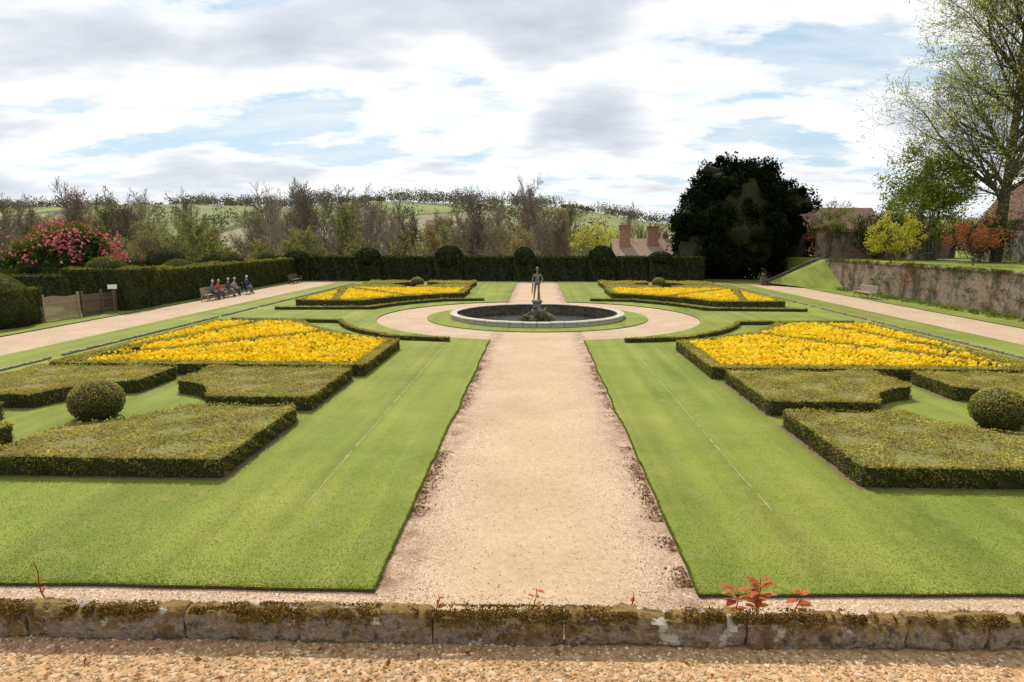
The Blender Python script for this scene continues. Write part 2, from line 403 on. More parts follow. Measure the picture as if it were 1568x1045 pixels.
mb=MB(); prism(mb,[(24.5,8),(27.2,8),(27.2,62),(24.5,66)],-.01,.05,0,1); prism(mb,[(20.8,68.6),(24.5,66),(30,66),(30,76),(16,76),(16,69)],-.01,.054,0,1); mb.obj('grass_verge',[LAWN,EARTH])
mb=MB(); prism(mb,wob((-24.6,8),(-24.9,67),80,.05)+[(-24.9,67),(-45,67),(-45,8)],-.01,.05,0,1); mb.obj('grass_verge',[LAWN,EARTH])

# narrow worn strips in the turf
mb=MB()
for sx in (-1,1):
    for (y0,y1) in [(10.4,27.9),(47.3,64.8)]:
        n=120
        for i in range(n):
            a=y0+(y1-y0)*i/n; b=y0+(y1-y0)*(i+1)/n
            if noise.noise(Vector((5,a*2.9,sx*3)))<-.28: continue
            w0=.008+.035*abs(noise.noise(Vector((0,a*2.3,sx)))); c0=.03*noise.noise(Vector((3,a*.7,sx)));
            w1=.008+.035*abs(noise.noise(Vector((0,b*2.3,sx)))); c1=.03*noise.noise(Vector((3,b*.7,sx)))
            mb.add([(sx*3.9+c0-w0,a,.054),(sx*3.9+c0+w0,a,.054),(sx*3.9+c1+w1,b,.054),(sx*3.9+c1-w1,b,.054)],[(0,1,2,3)])
for i in range(40):
    a=-3.9-i*.16
    if noise.noise(Vector((a*2,1,7)))>.05:
        mb.add([(a-.16,10.40,.054),(a,10.40,.054),(a,10.415,.054),(a-.16,10.415,.054)],[(0,1,2,3)])
mb.obj('drainage_strip',[TRACK])

mb=MB()
for sx in (-1,1):
    y=11.
    while y<64:
        l=.3+.35*random.random()
        if random.random()<.9:
            box(mb,(sx*18.2+random.uniform(-.02,.02),y+l/2,.085+random.uniform(-.02,.012)),(.12,l-.06,.11),0,random.uniform(-.05,.05))
        y+=l
mb.obj('stone_edging',[ROCK if False else STATUE])

# ------------------------------------------------------------------ hedges
def hedge(mb,poly,h,z0=.05,dens=700,leaf=.04,wave=.02,topv=(.45,.55),sidev=(0,.7),push=.02,tc=0,tb=1.8):
    poly=ccw(poly); prism(mb,poly,z0,z0+h-.03,tc,0)
    P=sample(poly,dens)
    if len(P):
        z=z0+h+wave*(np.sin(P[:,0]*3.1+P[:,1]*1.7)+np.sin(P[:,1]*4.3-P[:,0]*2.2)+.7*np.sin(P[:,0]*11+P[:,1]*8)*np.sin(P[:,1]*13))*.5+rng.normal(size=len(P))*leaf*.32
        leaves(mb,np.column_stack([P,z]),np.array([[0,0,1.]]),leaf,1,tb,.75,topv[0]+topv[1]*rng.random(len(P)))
    n=len(poly)
    for i in range(n):
        a=np.array(poly[i]);b=np.array(poly[(i+1)%n]); L=np.linalg.norm(b-a)
        if L<1e-4: continue
        N=int(L*h*dens*1.25); nn=np.array([(b-a)[1],-(b-a)[0]])/L
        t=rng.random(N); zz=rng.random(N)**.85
        lump=np.sin(t*L*6+zz*5)*np.sin(t*L*2.3+1)+.6*np.sin(t*L*15+zz*11)
        q=a+(b-a)*t[:,None]+nn*(push*(.3+rng.random(N)+lump*.9))[:,None]
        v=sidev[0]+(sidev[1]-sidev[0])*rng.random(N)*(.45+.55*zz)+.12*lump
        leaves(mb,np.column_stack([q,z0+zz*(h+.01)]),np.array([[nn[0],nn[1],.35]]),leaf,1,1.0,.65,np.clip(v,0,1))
        # ragged shoulder
        N=int(L*dens*.06); t=rng.random(N); q=a+(b-a)*t[:,None]+nn*(rng.normal(size=N)*leaf*.7)[:,None]
        leaves(mb,np.column_stack([q,z0+h+wave*np.sin(t*L*5)*.5+np.abs(rng.normal(size=N))*leaf*.5]),np.array([[nn[0]*.5,nn[1]*.5,1]]),leaf,1,1.0,.65,.45+.55*rng.random(N))
def strip(mb,pts,w,h,dens,leaf,z0=.05,close=False,**k):
    n=len(pts)
    for i in range(n if close else n-1):
        a=np.array(pts[i],float);b=np.array(pts[(i+1)%n],float); d=unit(b-a); nn=np.array([-d[1],d[0]])
        a2=a-d*w*.45; b2=b+d*w*.45
        hedge(mb,[tuple(a2-nn*w/2),tuple(b2-nn*w/2),tuple(b2+nn*w/2),tuple(a2+nn*w/2)],h+.006*(i%3)-.004,z0,dens,leaf,**k)
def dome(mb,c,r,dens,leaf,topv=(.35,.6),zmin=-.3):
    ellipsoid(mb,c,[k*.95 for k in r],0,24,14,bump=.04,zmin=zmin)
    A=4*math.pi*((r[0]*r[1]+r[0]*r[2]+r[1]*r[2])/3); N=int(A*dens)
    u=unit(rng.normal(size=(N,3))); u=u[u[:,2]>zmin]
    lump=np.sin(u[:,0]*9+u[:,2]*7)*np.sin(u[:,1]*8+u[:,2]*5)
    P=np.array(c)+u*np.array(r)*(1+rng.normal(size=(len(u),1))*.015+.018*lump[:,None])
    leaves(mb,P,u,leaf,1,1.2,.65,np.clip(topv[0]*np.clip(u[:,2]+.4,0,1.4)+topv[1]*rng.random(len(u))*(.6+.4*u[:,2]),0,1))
R0=2.4
for far in (0,1):
    for sx in (-1,1):
        cx=11.0; cy=15.85
        for qx in (-1,1):
            for qy in (-1,1):
                a0=math.asin(.5/R0); a1=math.acos(.6/R0)
                arc=[(R0*math.cos(a1+(a0-a1)*i/10),R0*math.sin(a1+(a0-a1)*i/10)) for i in range(11)]
                p=arc+[(5.1,.5),(5.1,4.35),(.6,4.35)]
                p=[(cx+qx*x,cy+qy*y) for x,y in p]
                if far: p=[(x,2*CY-y) for x,y in p]
                p=[(sx*x,y) for x,y in p]
                mb=MB()
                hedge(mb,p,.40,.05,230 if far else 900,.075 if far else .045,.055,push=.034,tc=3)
                if not far:
                    q=[( (x-sx*(cx+qx*2.85))*1.05+sx*(cx+qx*2.85),(y-(cy+qy*2.4))*1.05+(cy+qy*2.4)) for x,y in p]
                    prism(mb,q,None,.0545,2)
                mb.obj('box_hedge',[BOXC,BOX,SOIL,BOXT])
        mb=MB(); yb=2*CY-15.5 if far else 15.5
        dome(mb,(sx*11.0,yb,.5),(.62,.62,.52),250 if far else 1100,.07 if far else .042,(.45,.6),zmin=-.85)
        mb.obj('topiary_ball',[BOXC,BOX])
        D=(11.9,32.1);F_=(5.8,25.9); 
        aD=math.atan2(D[1]-CY,D[0]); aF=math.atan2(F_[1]-CY,F_[0]); rD=math.hypot(D[0],D[1]-CY); rF=math.hypot(F_[0],F_[1]-CY)
        arc=[((rD+(rF-rD)*i/6)*math.cos(aD+(aF-aD)*i/6),CY+(rD+(rF-rD)*i/6)*math.sin(aD+(aF-aD)*i/6)) for i in range(7)]
        def fx(p): return [(sx*x,(2*CY-y) if far else y) for x,y in p]
        dn,lf=(190,.08) if far else (520,.055)
        mb=MB()
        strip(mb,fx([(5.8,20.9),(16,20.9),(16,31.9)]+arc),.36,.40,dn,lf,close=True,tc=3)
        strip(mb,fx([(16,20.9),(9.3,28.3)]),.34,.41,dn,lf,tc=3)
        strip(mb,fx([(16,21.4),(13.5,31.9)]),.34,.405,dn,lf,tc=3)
        mb.obj('box_hedge',[BOXC,BOX,SOIL,BOXT])
        mb=MB()
        a=[( 11*math.cos(t),CY+11*math.sin(t)) for t in np.linspace(math.atan2(28.9-CY,7.0),math.atan2(34.2-CY,10.5),8)]
        strip(mb,fx([(3.9,28.1),(6.9,28.75)]+a+[(16.5,34.6)]),.17,.2,dn*1.1,lf*.9)
        mb.obj('box_edging',[BOXC,BOX])
        beds=[[(6.05,21.15),(15.3,21.15),(9.25,27.85),(6.05,25.8)],[(15.4,22.3),(13.35,31.6),(12.2,31.6),(9.75,28.6)],[(15.75,24.0),(15.75,31.6),(13.95,31.6)]]
        mb=MB()
        for bi,b in enumerate(beds):
            b=ccw(fx(b)); prism(mb,b,None,.056,2)
            P=sample(b,85 if far else 130)
            pr=np.array([noise.noise(Vector((x*.9,y*.9,3.)))+.5*noise.noise(Vector((x*3.5,y*3.5,8.)))for x,y in P]); P=P[(pr>-.30)|(rng.random(len(P))<.35)]
            n=len(P); h=.30+.13*rng.random(n); s=(.055 if far else .046)*(.75+.5*rng.random(n))
            th=np.arange(5)*2*math.pi/5
            tilt=rng.normal(size=(n,2))*.02
            base=np.column_stack([P,h+.02])
            ring1=np.stack([base[:,None,0]+s[:,None]*np.cos(th),base[:,None,1]+s[:,None]*np.sin(th),np.repeat((h+.02+s*.7)[:,None],5,1)],-1)
            ring2=np.stack([base[:,None,0]+tilt[:,None,0]+.85*s[:,None]*np.cos(th+.3),base[:,None,1]+tilt[:,None,1]+.85*s[:,None]*np.sin(th+.3),(h+.02+s*1.9)[:,None]+rng.normal(size=(n,5))*.008],-1)
            top=np.column_stack([P+tilt,h+.02+s*1.3])
            V=np.concatenate([base[:,None],ring1,ring2,top[:,None]],1)
            i=np.arange(5);j=(i+1)%5
            t=np.concatenate([np.stack([np.zeros(5,int),1+j,1+i],1),np.stack([1+i,1+j,6+j],1),np.stack([1+i,6+j,6+i],1),np.stack([6+i,6+j,np.full(5,11)],1)])
            F=(np.arange(n)[:,None,None]*12+t[None]).reshape(-1,3)
            mb.add(V,F,0,np.repeat(rng.random(n),12))
            Q=sample(b,60 if far else 150)
            leaves(mb,np.column_stack([Q,.12+.24*rng.random(len(Q))]),np.array([[.0,0,.3]]),.13,1,.6,.35)
            Q=sample(b,60 if far else 70)
            leaves(mb,np.column_stack([Q,.22+.1*rng.random(len(Q))]),np.array([[.0,0,1.]]),.09,0,1.2,.9,rng.random(len(Q))*.4)
        mb.obj('tulip_bed',[TULIP,TLEAF,SOIL])

mb=MB(); hedge(mb,[(-28.5,69.5),(17.5,69.5),(17.5,72),(-28.5,72)],2.55,0,110,.14,.08,(.35,.55),(0,.4),.06)
for x,r,h in [(-25.8,1.4,.8),(-18.1,1.4,1.15),(-9.4,1.55,1.4),(-1.4,1.15,1.25),(6.8,1.45,1.4),(13.,1.3,.8)]:
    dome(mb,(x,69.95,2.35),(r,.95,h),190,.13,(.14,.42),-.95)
    hedge(mb,[(x-r*.98,69.2),(x+r*.98,69.2),(x+r*.98,69.6),(x-r*.98,69.6)],2.3,0,110,.14,.05,(.1,.4),(0,.4),.06)
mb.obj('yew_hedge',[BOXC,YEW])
mb=MB(); hedge(mb,[(-28.6,42.4),(-25.5,42.4),(-25.9,69.4),(-28.6,69.4)],2.4,0,170,.12,.10,(.45,.55),(0,.68),.07)
hedge(mb,[(-29.6,39.7),(-25.3,39.7),(-25.3,42.5),(-29.6,42.5)],2.62,0,200,.11,.10,(.45,.55),(0,.6),.08)
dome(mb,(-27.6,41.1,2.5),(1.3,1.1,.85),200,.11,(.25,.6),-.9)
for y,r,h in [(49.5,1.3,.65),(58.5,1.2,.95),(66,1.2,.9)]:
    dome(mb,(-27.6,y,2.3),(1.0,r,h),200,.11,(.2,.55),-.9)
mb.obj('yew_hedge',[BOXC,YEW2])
mb=MB(); dome(mb,(-28.7,31.9,.95),(2.9,2.3,2.05),330,.08,(.3,.5),-.6); hedge(mb,[(-31.8,20),(-27.2,20),(-27.2,31.5),(-31.8,31.5)],2.3,0,120,.1)
hedge(mb,[(-31.2,31.2),(-26.2,31.2),(-26.5,33.8),(-31.2,33.8)],1.9,0,260,.085,.08,(.3,.5),(0,.55),.08)
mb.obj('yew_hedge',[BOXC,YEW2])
mb=MB(); hedge(mb,[(-44,43),(-29.4,43),(-29.4,45),(-44,45)],2.0,0,90,.12); hedge(mb,[(-60,62),(-29,62),(-29,64),(-60,64)],2.4,0,60,.14)
dome(mb,(-36,62.5,2.2),(1.8,1.3,1.4),130,.13); dome(mb,(-31,62.5,2.2),(1.3,1.3,1.0),130,.13)
mb.obj('yew_hedge',[BOXC,YEW])

# ------------------------------------------------------------------ terrace, parapet
mb=MB(); prism(mb,[(-30,-8),(30,-8),(30,2.95),(-30,2.05)],0,2.85,0,1); mb.obj('terrace',[GRAVEL2,WALLB])
mb=MB(); joints=[-4.2,-3.35,-2.42,-2.12,-1.45,-.97,-.42,.12,.86,1.5,1.83,2.7,3.5,4.4]
for k in range(len(joints)-1):
    a,b=joints[k]+.0025,joints[k+1]-.0025; nL=int((b-a)/.012); prof=[]
    hh=.135+random.uniform(-.010,.010); tw=.10
    for t in range(26):
        th=2*math.pi*t/26; ex=.55
        cx=math.copysign(abs(math.cos(th))**ex,math.cos(th)); cz=math.copysign(abs(math.sin(th))**(.8 if math.sin(th)>0 else .4),math.sin(th))
        prof.append((cx*tw/2,cz*hh/2))
    V=[];F=[]; n=26
    for i in range(nL+1):
        x=a+(b-a)*i/nL; e=min(i,nL-i)*.012; sc=1-.14*math.exp(-e/.008)
        for (py,pz) in prof:
            p=Vector((x*6,py*9,pz*9+k*5.)); d=.020*noise.noise(p)+.011*noise.noise(p*3.3)+.007*noise.noise(p*9)
            low=.014*noise.noise(Vector((x*1.5,0,0)))
            l=math.hypot(py,pz)+1e-6
            V.append((x,2.50+.0165*x+(py*sc+py/l*d),2.845+hh/2+(pz*(.5+.5*sc)+pz/l*d)+low))
    for i in range(nL):
        for t in range(n): F.append((i*n+t,i*n+(t+1)%n,(i+1)*n+(t+1)%n,(i+1)*n+t))
    mb.add(V,F); mb.add(V[:n],[list(range(n))]); mb.add(V[-n:],[list(range(n))[::-1]])
N=80000; x=rng.uniform(-3.4,3.4,N); kn=np.array([noise.noise(Vector((q*1.9,1.7,0)))+.5*noise.noise(Vector((q*7,1.7,0)))+.3*noise.noise(Vector((q*23,1.7,0))) for q in x])
kp=(kn>-.32); x=x[kp]; kn=kn[kp]; n=len(x); th=rng.normal(2.0,.22+.75*np.clip(kn+.3,0,.7),n)
pn=np.array([noise.noise(Vector((q*14,t_*4,3.))) for q,t_ in zip(x,th)]); kp=(pn>-.12)|(np.abs(th-1.9)<.2); x=x[kp]; th=th[kp]; n=len(x)
P=np.column_stack([x,2.50+.0165*x+np.sign(np.cos(th))*np.abs(np.cos(th))**.55*.055,2.912+np.sign(np.sin(th))*np.abs(np.sin(th))**.8*.074+rng.normal(size=n)*.003])
MOSS=leafmat('dry_moss',[(.07,.038,.012),(.18,.10,.028),(.32,.21,.055)],.1,nscale=20)
leaves(mb,P,np.array([[0,-.4,1.]]),.009,1,.6,.7)
mb.obj('stone_parapet',[PARA,MOSS])

def pebbles(mb,P,s,mi=0):
    n=len(P); base=np.array([[1,0,0],[-1,0,0],[0,1,0],[0,-1,0],[0,0,.6],[0,0,-.6]],float)
    a=rng.random(n)*6.28; ca,sa=np.cos(a),np.sin(a)
    B=base[None]*(.6+.8*rng.random((n,6,1)))*s[:,None,None]
    V=np.stack([B[:,:,0]*ca[:,None]-B[:,:,1]*sa[:,None],B[:,:,0]*sa[:,None]+B[:,:,1]*ca[:,None],B[:,:,2]],-1)+P[:,None]
    t=np.array([[0,2,4],[2,1,4],[1,3,4],[3,0,4],[2,0,5],[1,2,5],[3,1,5],[0,3,5]])
    mb.add(V,(np.arange(n)[:,None,None]*6+t[None]).reshape(-1,3),mi,np.repeat(rng.random(n),6))
PEB=leafmat('pebble',[(.20,.12,.07),(.36,.26,.17),(.45,.35,.26),(.60,.53,.45)],0,lo=.9,hi=1.1)
PEB2=leafmat('terrace_pebble',[(.24,.13,.05),(.40,.26,.13),(.50,.36,.21),(.62,.52,.40)],0,lo=.9,hi=1.1)
mb=MB(); N=14000; x=rng.uniform(-2.08,2.08,N); y=7.0+rng.random(N)**1.6*16; k=(np.abs(x)>1.0+.6*rng.random(N))|(rng.random(N)<.25); x=x[k];y=y[k]
x2=rng.uniform(-9,9,9000); y2=rng.uniform(6.6,7.72,9000); x=np.r_[x,x2];y=np.r_[y,y2]
pebbles(mb,np.column_stack([x,y,np.full(len(x),.004)]),.005+.008*rng.random(len(x))**2)
mb.obj('loose_gravel',[PEB])
mb=MB(); N=22000; x=rng.uniform(-3.2,3.2,N); y=rng.uniform(1.7,2.46,N)
pebbles(mb,np.column_stack([x,y,np.full(N,2.852)]),.003+.008*rng.random(N)**2)
mb.obj('loose_gravel',[PEB2])
# leaf litter gathered along the path margins
LIT=leafmat('leaf_litter',[(.07,.04,.025),(.16,.09,.05),(.26,.16,.09)],.1)
mb=MB(); N=5000; y=8+rng.random(N)**1.3*17; sd_=np.where(rng.random(N)<.5,-1,1); x=sd_*(2.05-np.abs(rng.normal(size=N))*.12); q=np.array([noise.noise(Vector((a*.3+s_*4,s_*2.,0)))+.6*noise.noise(Vector((a*2,s_*5.,0))) for a,s_ in zip(y,sd_)])
k=q>.0; P=np.column_stack([x,y,np.full(N,.012)])[k]; leaves(mb,P,np.array([[0,0,1.]]),.04,0,2,.6); mb.obj('leaf_litter',[LIT])

mb=MB()
def blades(P,h):
    n=len(P); a=rng.random(n)*6.28; wd=.004+.003*rng.random(n)
    d=np.column_stack([np.cos(a),np.sin(a),np.zeros(n)])*wd[:,None]
    tip=P+np.column_stack([rng.normal(size=n)*.014,rng.normal(size=n)*.014,h*(.5+.7*rng.random(n))])
    mb.add(np.stack([P-d,P+d,tip],1),np.arange(3*n).reshape(n,3),0,np.repeat(np.clip(.45+.25*rng.normal(size=n),0,1),3))
for sx in (-1,1):
    n=50000; y=7.74+rng.random(n)**1.6*8; x=sx*(2.05+rng.random(n)*(y*.95-2.0))
    P=np.column_stack([x,y]); P=P[pip(P,LAWNP[sx])]; P=P[rng.random(len(P))<np.clip((16-P[:,1])/5,0,1)]; blades(np.column_stack([P,np.full(len(P),.049)]),.014)
    E_=np.array(EDGE[sx]); n=16000; i=rng.integers(0,len(E_)-1,n); t=rng.random((n,1)); q=E_[i]*(1-t)+E_[i+1]*t+rng.normal(size=(n,2))*.010
    q=q[np.abs(q[:,0])<12]; blades(np.column_stack([q,.03+.02*rng.random(len(q))]),.030)
mb.obj('grass',[GRASSB])

# ------------------------------------------------------------------ fountain
fo=empty('fountain',(0,CY,0))
mb=MB()
prof=[(4.62,-.7),(4.62,.25),(4.60,.28),(4.62,.315),(4.66,.33),(4.94,.325),(5.0,.30),(5.0,.25),(4.95,.22),(4.93,.0)]
nst=44
for i in range(nst):
    a0=2*math.pi*(i+.02)/nst; a1=2*math.pi*(i+.98)/nst; dz=random.uniform(-.008,.008); V=[];F=[]; pr=prof[1:]; m_=len(pr)
    for j in range(5):
        t=a0+(a1-a0)*j/4
        for r,z in pr: V.append((r*math.cos(t),r*math.sin(t),z+dz))
    for j in range(4):
        for q in range(m_-1): F.append((j*m_+q,(j+1)*m_+q,(j+1)*m_+q+1,j*m_+q+1))
    mb.add(V,F); mb.add(V[:m_],[list(range(m_))]); mb.add(V[-m_:],[list(range(m_))[::-1]])
mb.obj('rim',[RIM],fo)
DKWALL=brick_mat('basin_brick',(.07,.055,.04),(.12,.10,.08),(.03,.025,.02),bw=.4,bh=.16,weather=False)
mb=MB(); lathe(mb,(0,0,0),[(4.93,-.9),(4.9,.22),(4.66,.22),(4.64,-1.0),(0.01,-1.0)],96); mb.obj('basin_wall',[DKWALL],fo)
m,nt,out=M('pond_water'); P=pos(nt)
p=principled(nt,out,(.015,.018,.012),.03,nz(nt,P,5,3,.55),1.,.12,1.)
mb=MB(); lathe(mb,(0,0,0),[(4.64,-.30),(.01,-.30)],64); mb.obj('water',[m],fo)
mb=MB()
for i in range(30):
    a=random.random()*6.28; r=random.uniform(0,.85); z=-.42+ (1-r/.95)*.75
    s=random.uniform(.15,.3); ellipsoid(mb,(r*math.cos(a),r*math.sin(a),z),(s,s*.9,s*.7),0,12,8,bump=1.1)
ellipsoid(mb,(0,0,-.3),(.85,.85,.7),0,20,12,bump=.7)
mb.obj('rock_mound',[ROCK],fo)
mb=MB(); n=2600; a=rng.random(n)*6.28; r=rng.random(n)*1.0; P=np.column_stack([r*np.cos(a),r*np.sin(a),-.3+.7*(1-r)+.15*rng.random(n)]); leaves(mb,P,np.array([[0,0,1.]]),.09,0); mb.obj('waterside_plants',[MIDG],fo)
mb=MB(); lathe(mb,(0,0,.3),[(.34,0),(.34,.12),(.27,.16),(.24,.2),(.24,.5),(.27,.54),(.31,.58),(.31,.66),(.01,.66)],8); mb.obj('pedestal',[STATUE],fo)

def skin_obj(name,J,E,R,mats,parent,root=0,sub=2,classes=None,loc=(0,0,0)):
    me=bpy.data.meshes.new(name+'_cage'); bm=bmesh.new(); lay=bm.verts.layers.skin.verify()
    vs=[bm.verts.new(j) for j in J]
    for i,v in enumerate(vs):
        r=R[i]; v[lay].radius=(r,r) if not hasattr(r,'__len__') else r
        v[lay].use_root=(i==root)
    for a,b in E: bm.edges.new((vs[a],vs[b]))
    bm.to_mesh(me); bm.free()
    o=bpy.data.objects.new(name,me); COL.objects.link(o)
    sk=o.modifiers.new('skin','SKIN'); sk.use_smooth_shade=True; sk.branch_smoothing=.6
    ss=o.modifiers.new('sub','SUBSURF'); ss.levels=sub; ss.render_levels=sub
    bpy.context.view_layer.update(); dg=bpy.context.evaluated_depsgraph_get()
    m2=bpy.data.meshes.new_from_object(o.evaluated_get(dg)); o.modifiers.clear(); o.data=m2
    m2.materials.clear()
    for m in mats: m2.materials.append(m)
    if classes:
        Ja=np.array(J)
        for p in m2.polygons:
            c=np.array(p.center); best=1e9;bi=0
            for ei,(a,b) in enumerate(E):
                ab=Ja[b]-Ja[a]; t=np.clip(np.dot(c-Ja[a],ab)/np.dot(ab,ab),0,1); d=np.linalg.norm(c-Ja[a]-ab*t)
                if d<best: best=d;bi=ei
            p.material_index=classes[bi]
    o.parent=parent; o.location=loc; return o
def head(mb,c,skin,hair,fwd=(1,0),s=1.):
    fx_,fy_=fwd; c=Vector(c)
    def P(f,l,u): return (c.x+(fx_*f-fy_*l)*s,c.y+(fy_*f+fx_*l)*s,c.z+u*s)
    V=[];F=[];nu,nv=18,12
    for j in range(nv+1):
        ph=-math.pi/2+math.pi*j/nv
        for i in range(nu):
            th=2*math.pi*i/nu; f=math.cos(ph)*math.cos(th); l=math.cos(ph)*math.sin(th); u=math.sin(ph)
            jaw=1-.28*max(0,-u); V.append(P(f*.095*jaw+.012*max(0,-u),l*.075*jaw,u*.12))
    for j in range(nv):
        for i in range(nu): F.append((j*nu+i,j*nu+(i+1)%nu,(j+1)*nu+(i+1)%nu,(j+1)*nu+i))
    mb.add(V,F,skin)
    for sy in (-1,1):
        ellipsoid(mb,P(.0,sy*.076,-.005),(.016*s,.012*s,.03*s),skin,8,6)
        ellipsoid(mb,P(.082,sy*.03,.012),(.011*s,.011*s,.008*s),hair,8,6)
    poly_tube(mb,[P(.085,0,.015),P(.108,0,-.02),P(.09,0,-.03)],[.007*s,.014*s,.01*s],6,skin)
    ellipsoid(mb,P(.084,0,-.058),(.012*s,.022*s,.006*s),hair,8,6)
    V=[];F=[]
    for j in range(7):
        ph=math.radians(-25+115*j/6)
        for i in range(nu):
            th=2*math.pi*i/nu; f=math.cos(ph)*math.cos(th); l=math.cos(ph)*math.sin(th); u=math.sin(ph)
            if f>.2: u=max(u,.42+.25*f)
            V.append(P(f*.104-.008,l*.086,u*.128+.006))
    for j in range(6):
        for i in range(nu): F.append((j*nu+i,j*nu+(i+1)%nu,(j+1)*nu+(i+1)%nu,(j+1)*nu+i))
    mb.add(V,F,hair)
def hand(mb,w,d,skin,s=1.):
    w=np.array(w,float); d=unit(np.array(d,float)); up=np.array([0,0,1.]); 
    if abs(d[2])>.8: up=np.array([0,-1.,0])
    side=unit(np.cross(d,up)); up=np.cross(side,d)
    poly_tube(mb,[w-d*.01,w+d*.03*s,w+d*.08*s],[.024*s,.036*s,.03*s],8,skin)
    for k,(o_,l) in enumerate([(-.027,.065),(-.009,.078),(.009,.073),(.027,.056)]):
        b=w+d*.07*s+side*o_*s
        poly_tube(mb,[b,b+d*l*.5*s-up*.006*s,b+d*l*.9*s-up*.03*s],[.0095*s,.009*s,.007*s],6,skin)
    b=w+d*.025*s-side*.028*s
    poly_tube(mb,[b,b+d*.025*s-side*.022*s-up*.008*s,b+d*.055*s-side*.026*s-up*.018*s],[.012*s,.011*s,.008*s],6,skin)
st=empty('statue',(0,CY,.96))
J=[(0,0,.98),(.01,0,1.1),(0,0,1.3),(0,0,1.5),(0,-.015,1.58),
   (.17,0,1.42),(.31,.05,1.18),(.22,-.06,1.0),(-.17,0,1.42),(-.25,.02,1.16),(-.24,-.1,.92),
   (.09,0,.92),(.09,0,.52),(.09,.03,.1),(.11,-.12,.04),(-.09,0,.92),(-.13,-.09,.52),(-.17,.0,.1),(-.21,-.14,.04)]
E=[(0,1),(1,2),(2,3),(3,4),(2,5),(5,6),(6,7),(2,8),(8,9),(9,10),(0,11),(11,12),(12,13),(13,14),(0,15),(15,16),(16,17),(17,18)]
R=[(.13,.11),(.115,.095),(.15,.12),.06,.055,.065,.045,.03,.065,.045,.03,.09,.06,.036,.035,.09,.06,.036,.035]
skin_obj('body',J,E,R,[STATUE],st)
mb=MB(); head(mb,(0,-.03,1.69),0,0,(0,-1),1.05); hand(mb,(.22,-.06,1.0),(-.6,-.3,-.5),0,1.1); hand(mb,(-.24,-.1,.92),(0,-.35,-1),0,1.1)
poly_tube(mb,[(.10,.14,0),(.10,.13,.25),(.09,.11,.5),(.08,.09,.7)],[.10,.08,.065,.04],10)
poly_tube(mb,[(-.13,-.1,.98),(0,-.13,.95),(.12,-.1,1.0)],[.03,.045,.03],8)
poly_tube(mb,[(-.24,-.14,.9),(-.27,-.1,.6),(-.28,-.02,.3)],[.02,.035,.015],8)
lathe(mb,(0,0,-.02),[(.01,.05),(.27,.05),(.29,.03),(.29,0)],20)
mb.obj('head_and_drapery',[STATUE],st,True)
st.scale=(1.04,1.04,1.06)

# ------------------------------------------------------------------ benches, people, wheelchair
def bench(loc,rz,L=2.4,wood=WOOD,name='park_bench'):
    e=empty(name,loc,rz)
    mb=MB()
    for i in range(5): box(mb,(-.18+i*.1,0,.44),(.075,L,.03))
    mb.obj('seat',[wood],e)
    mb=MB(); 
    box(mb,(-.30,0,.92),(.035,L,.07),ry=-.15); box(mb,(-.245,0,.52),(.035,L,.05),ry=-.15)
    n=int(L/.11)
    for i in range(n): box(mb,(-.272,-L/2+.08+i*(L-.16)/(n-1),.72),(.02,.05,.36),ry=-.15)
    mb.obj('backrest',[wood],e)
    mb=MB()
    for y in (-L/2+.03,0,L/2-.03):
        box(mb,(.22,y,.21),(.06,.06,.42)); box(mb,(-.24,y,.22),(.06,.06,.44)); box(mb,(-.27,y,.68),(.06,.06,.52),ry=-.15); box(mb,(0,y,.38),(.44,.05,.06))
        if y!=0: box(mb,(.22,y,.53),(.05,.06,.24)); box(mb,(0,y,.66),(.56,.08,.035))
    mb.obj('frame',[wood],e); return e
SK=plain('skin',(.48,.29,.21),.6,.08,5,.05)
def person(loc,rz,top,legs,hair,name='seated_person',lean=0.,turn=0.):
    e=empty(name,loc,rz)
    MT=plain('jacket',top,.85,.2,12,.3); ML=plain('trousers',legs,.85,.2,12,.3); MH=plain('hair',hair,.8,.2,30,.4); SH=plain('shoes',(.03,.025,.02),.5,.1)
    dx=lean
    J=[(-.05,0,.55),(-.06+dx*.4,0,.78),(-.05+dx*.8,0,1.0),(-.02+dx,0,1.15),(dx,0,1.24),
       (-.05+dx*.9,.18,1.05),(.05+dx,.25,.80),(.27,.12,.66),(-.05+dx*.9,-.18,1.05),(.05+dx,-.25,.80),(.27,-.12,.66),
       (.02,.1,.54),(.42,.12,.53),(.43,.13,.12),(.55,.14,.06),(.02,-.1,.54),(.42,-.12,.53),(.46,-.13,.12),(.58,-.14,.06)]
    R=[(.16,.14),(.16,.13),(.17,.13),.065,.055,.08,.058,.04,.08,.058,.04,.105,.075,.05,.045,.105,.075,.05,.045]
    cl=[0,0,0,1,0,0,0,0,0,0,2,2,2,3,2,2,2,3]
    skin_obj('body',J,E,R,[MT,SK,ML,SH],e,classes=cl)
    mb=MB(); head(mb,(.03+dx,0,1.36),0,1,(math.cos(turn),math.sin(turn))); hand(mb,(.27,.12,.66),(1,-.3,-.25),0); hand(mb,(.27,-.12,.66),(1,.3,-.25),0)
    mb.obj('head_and_hands',[SK,MH],e,True); return e
bench((-24.1,47.6,.0),0); bench((-24.1,50.5,.0),0)
person((-24.05,47.5,0),0,(.10,.12,.18),(.05,.05,.07),(.6,.6,.58),lean=.03)
person((-24.05,48.3,0),0,(.45,.05,.05),(.06,.06,.08),(.35,.3,.22),lean=.08,turn=.5)
person((-24.05,50.0,0),0,(.05,.05,.06),(.16,.14,.11),(.65,.64,.6),lean=.02,turn=-.3)
person((-24.05,50.9,0),0,(.30,.28,.28),(.05,.05,.06),(.5,.48,.45),lean=.1)
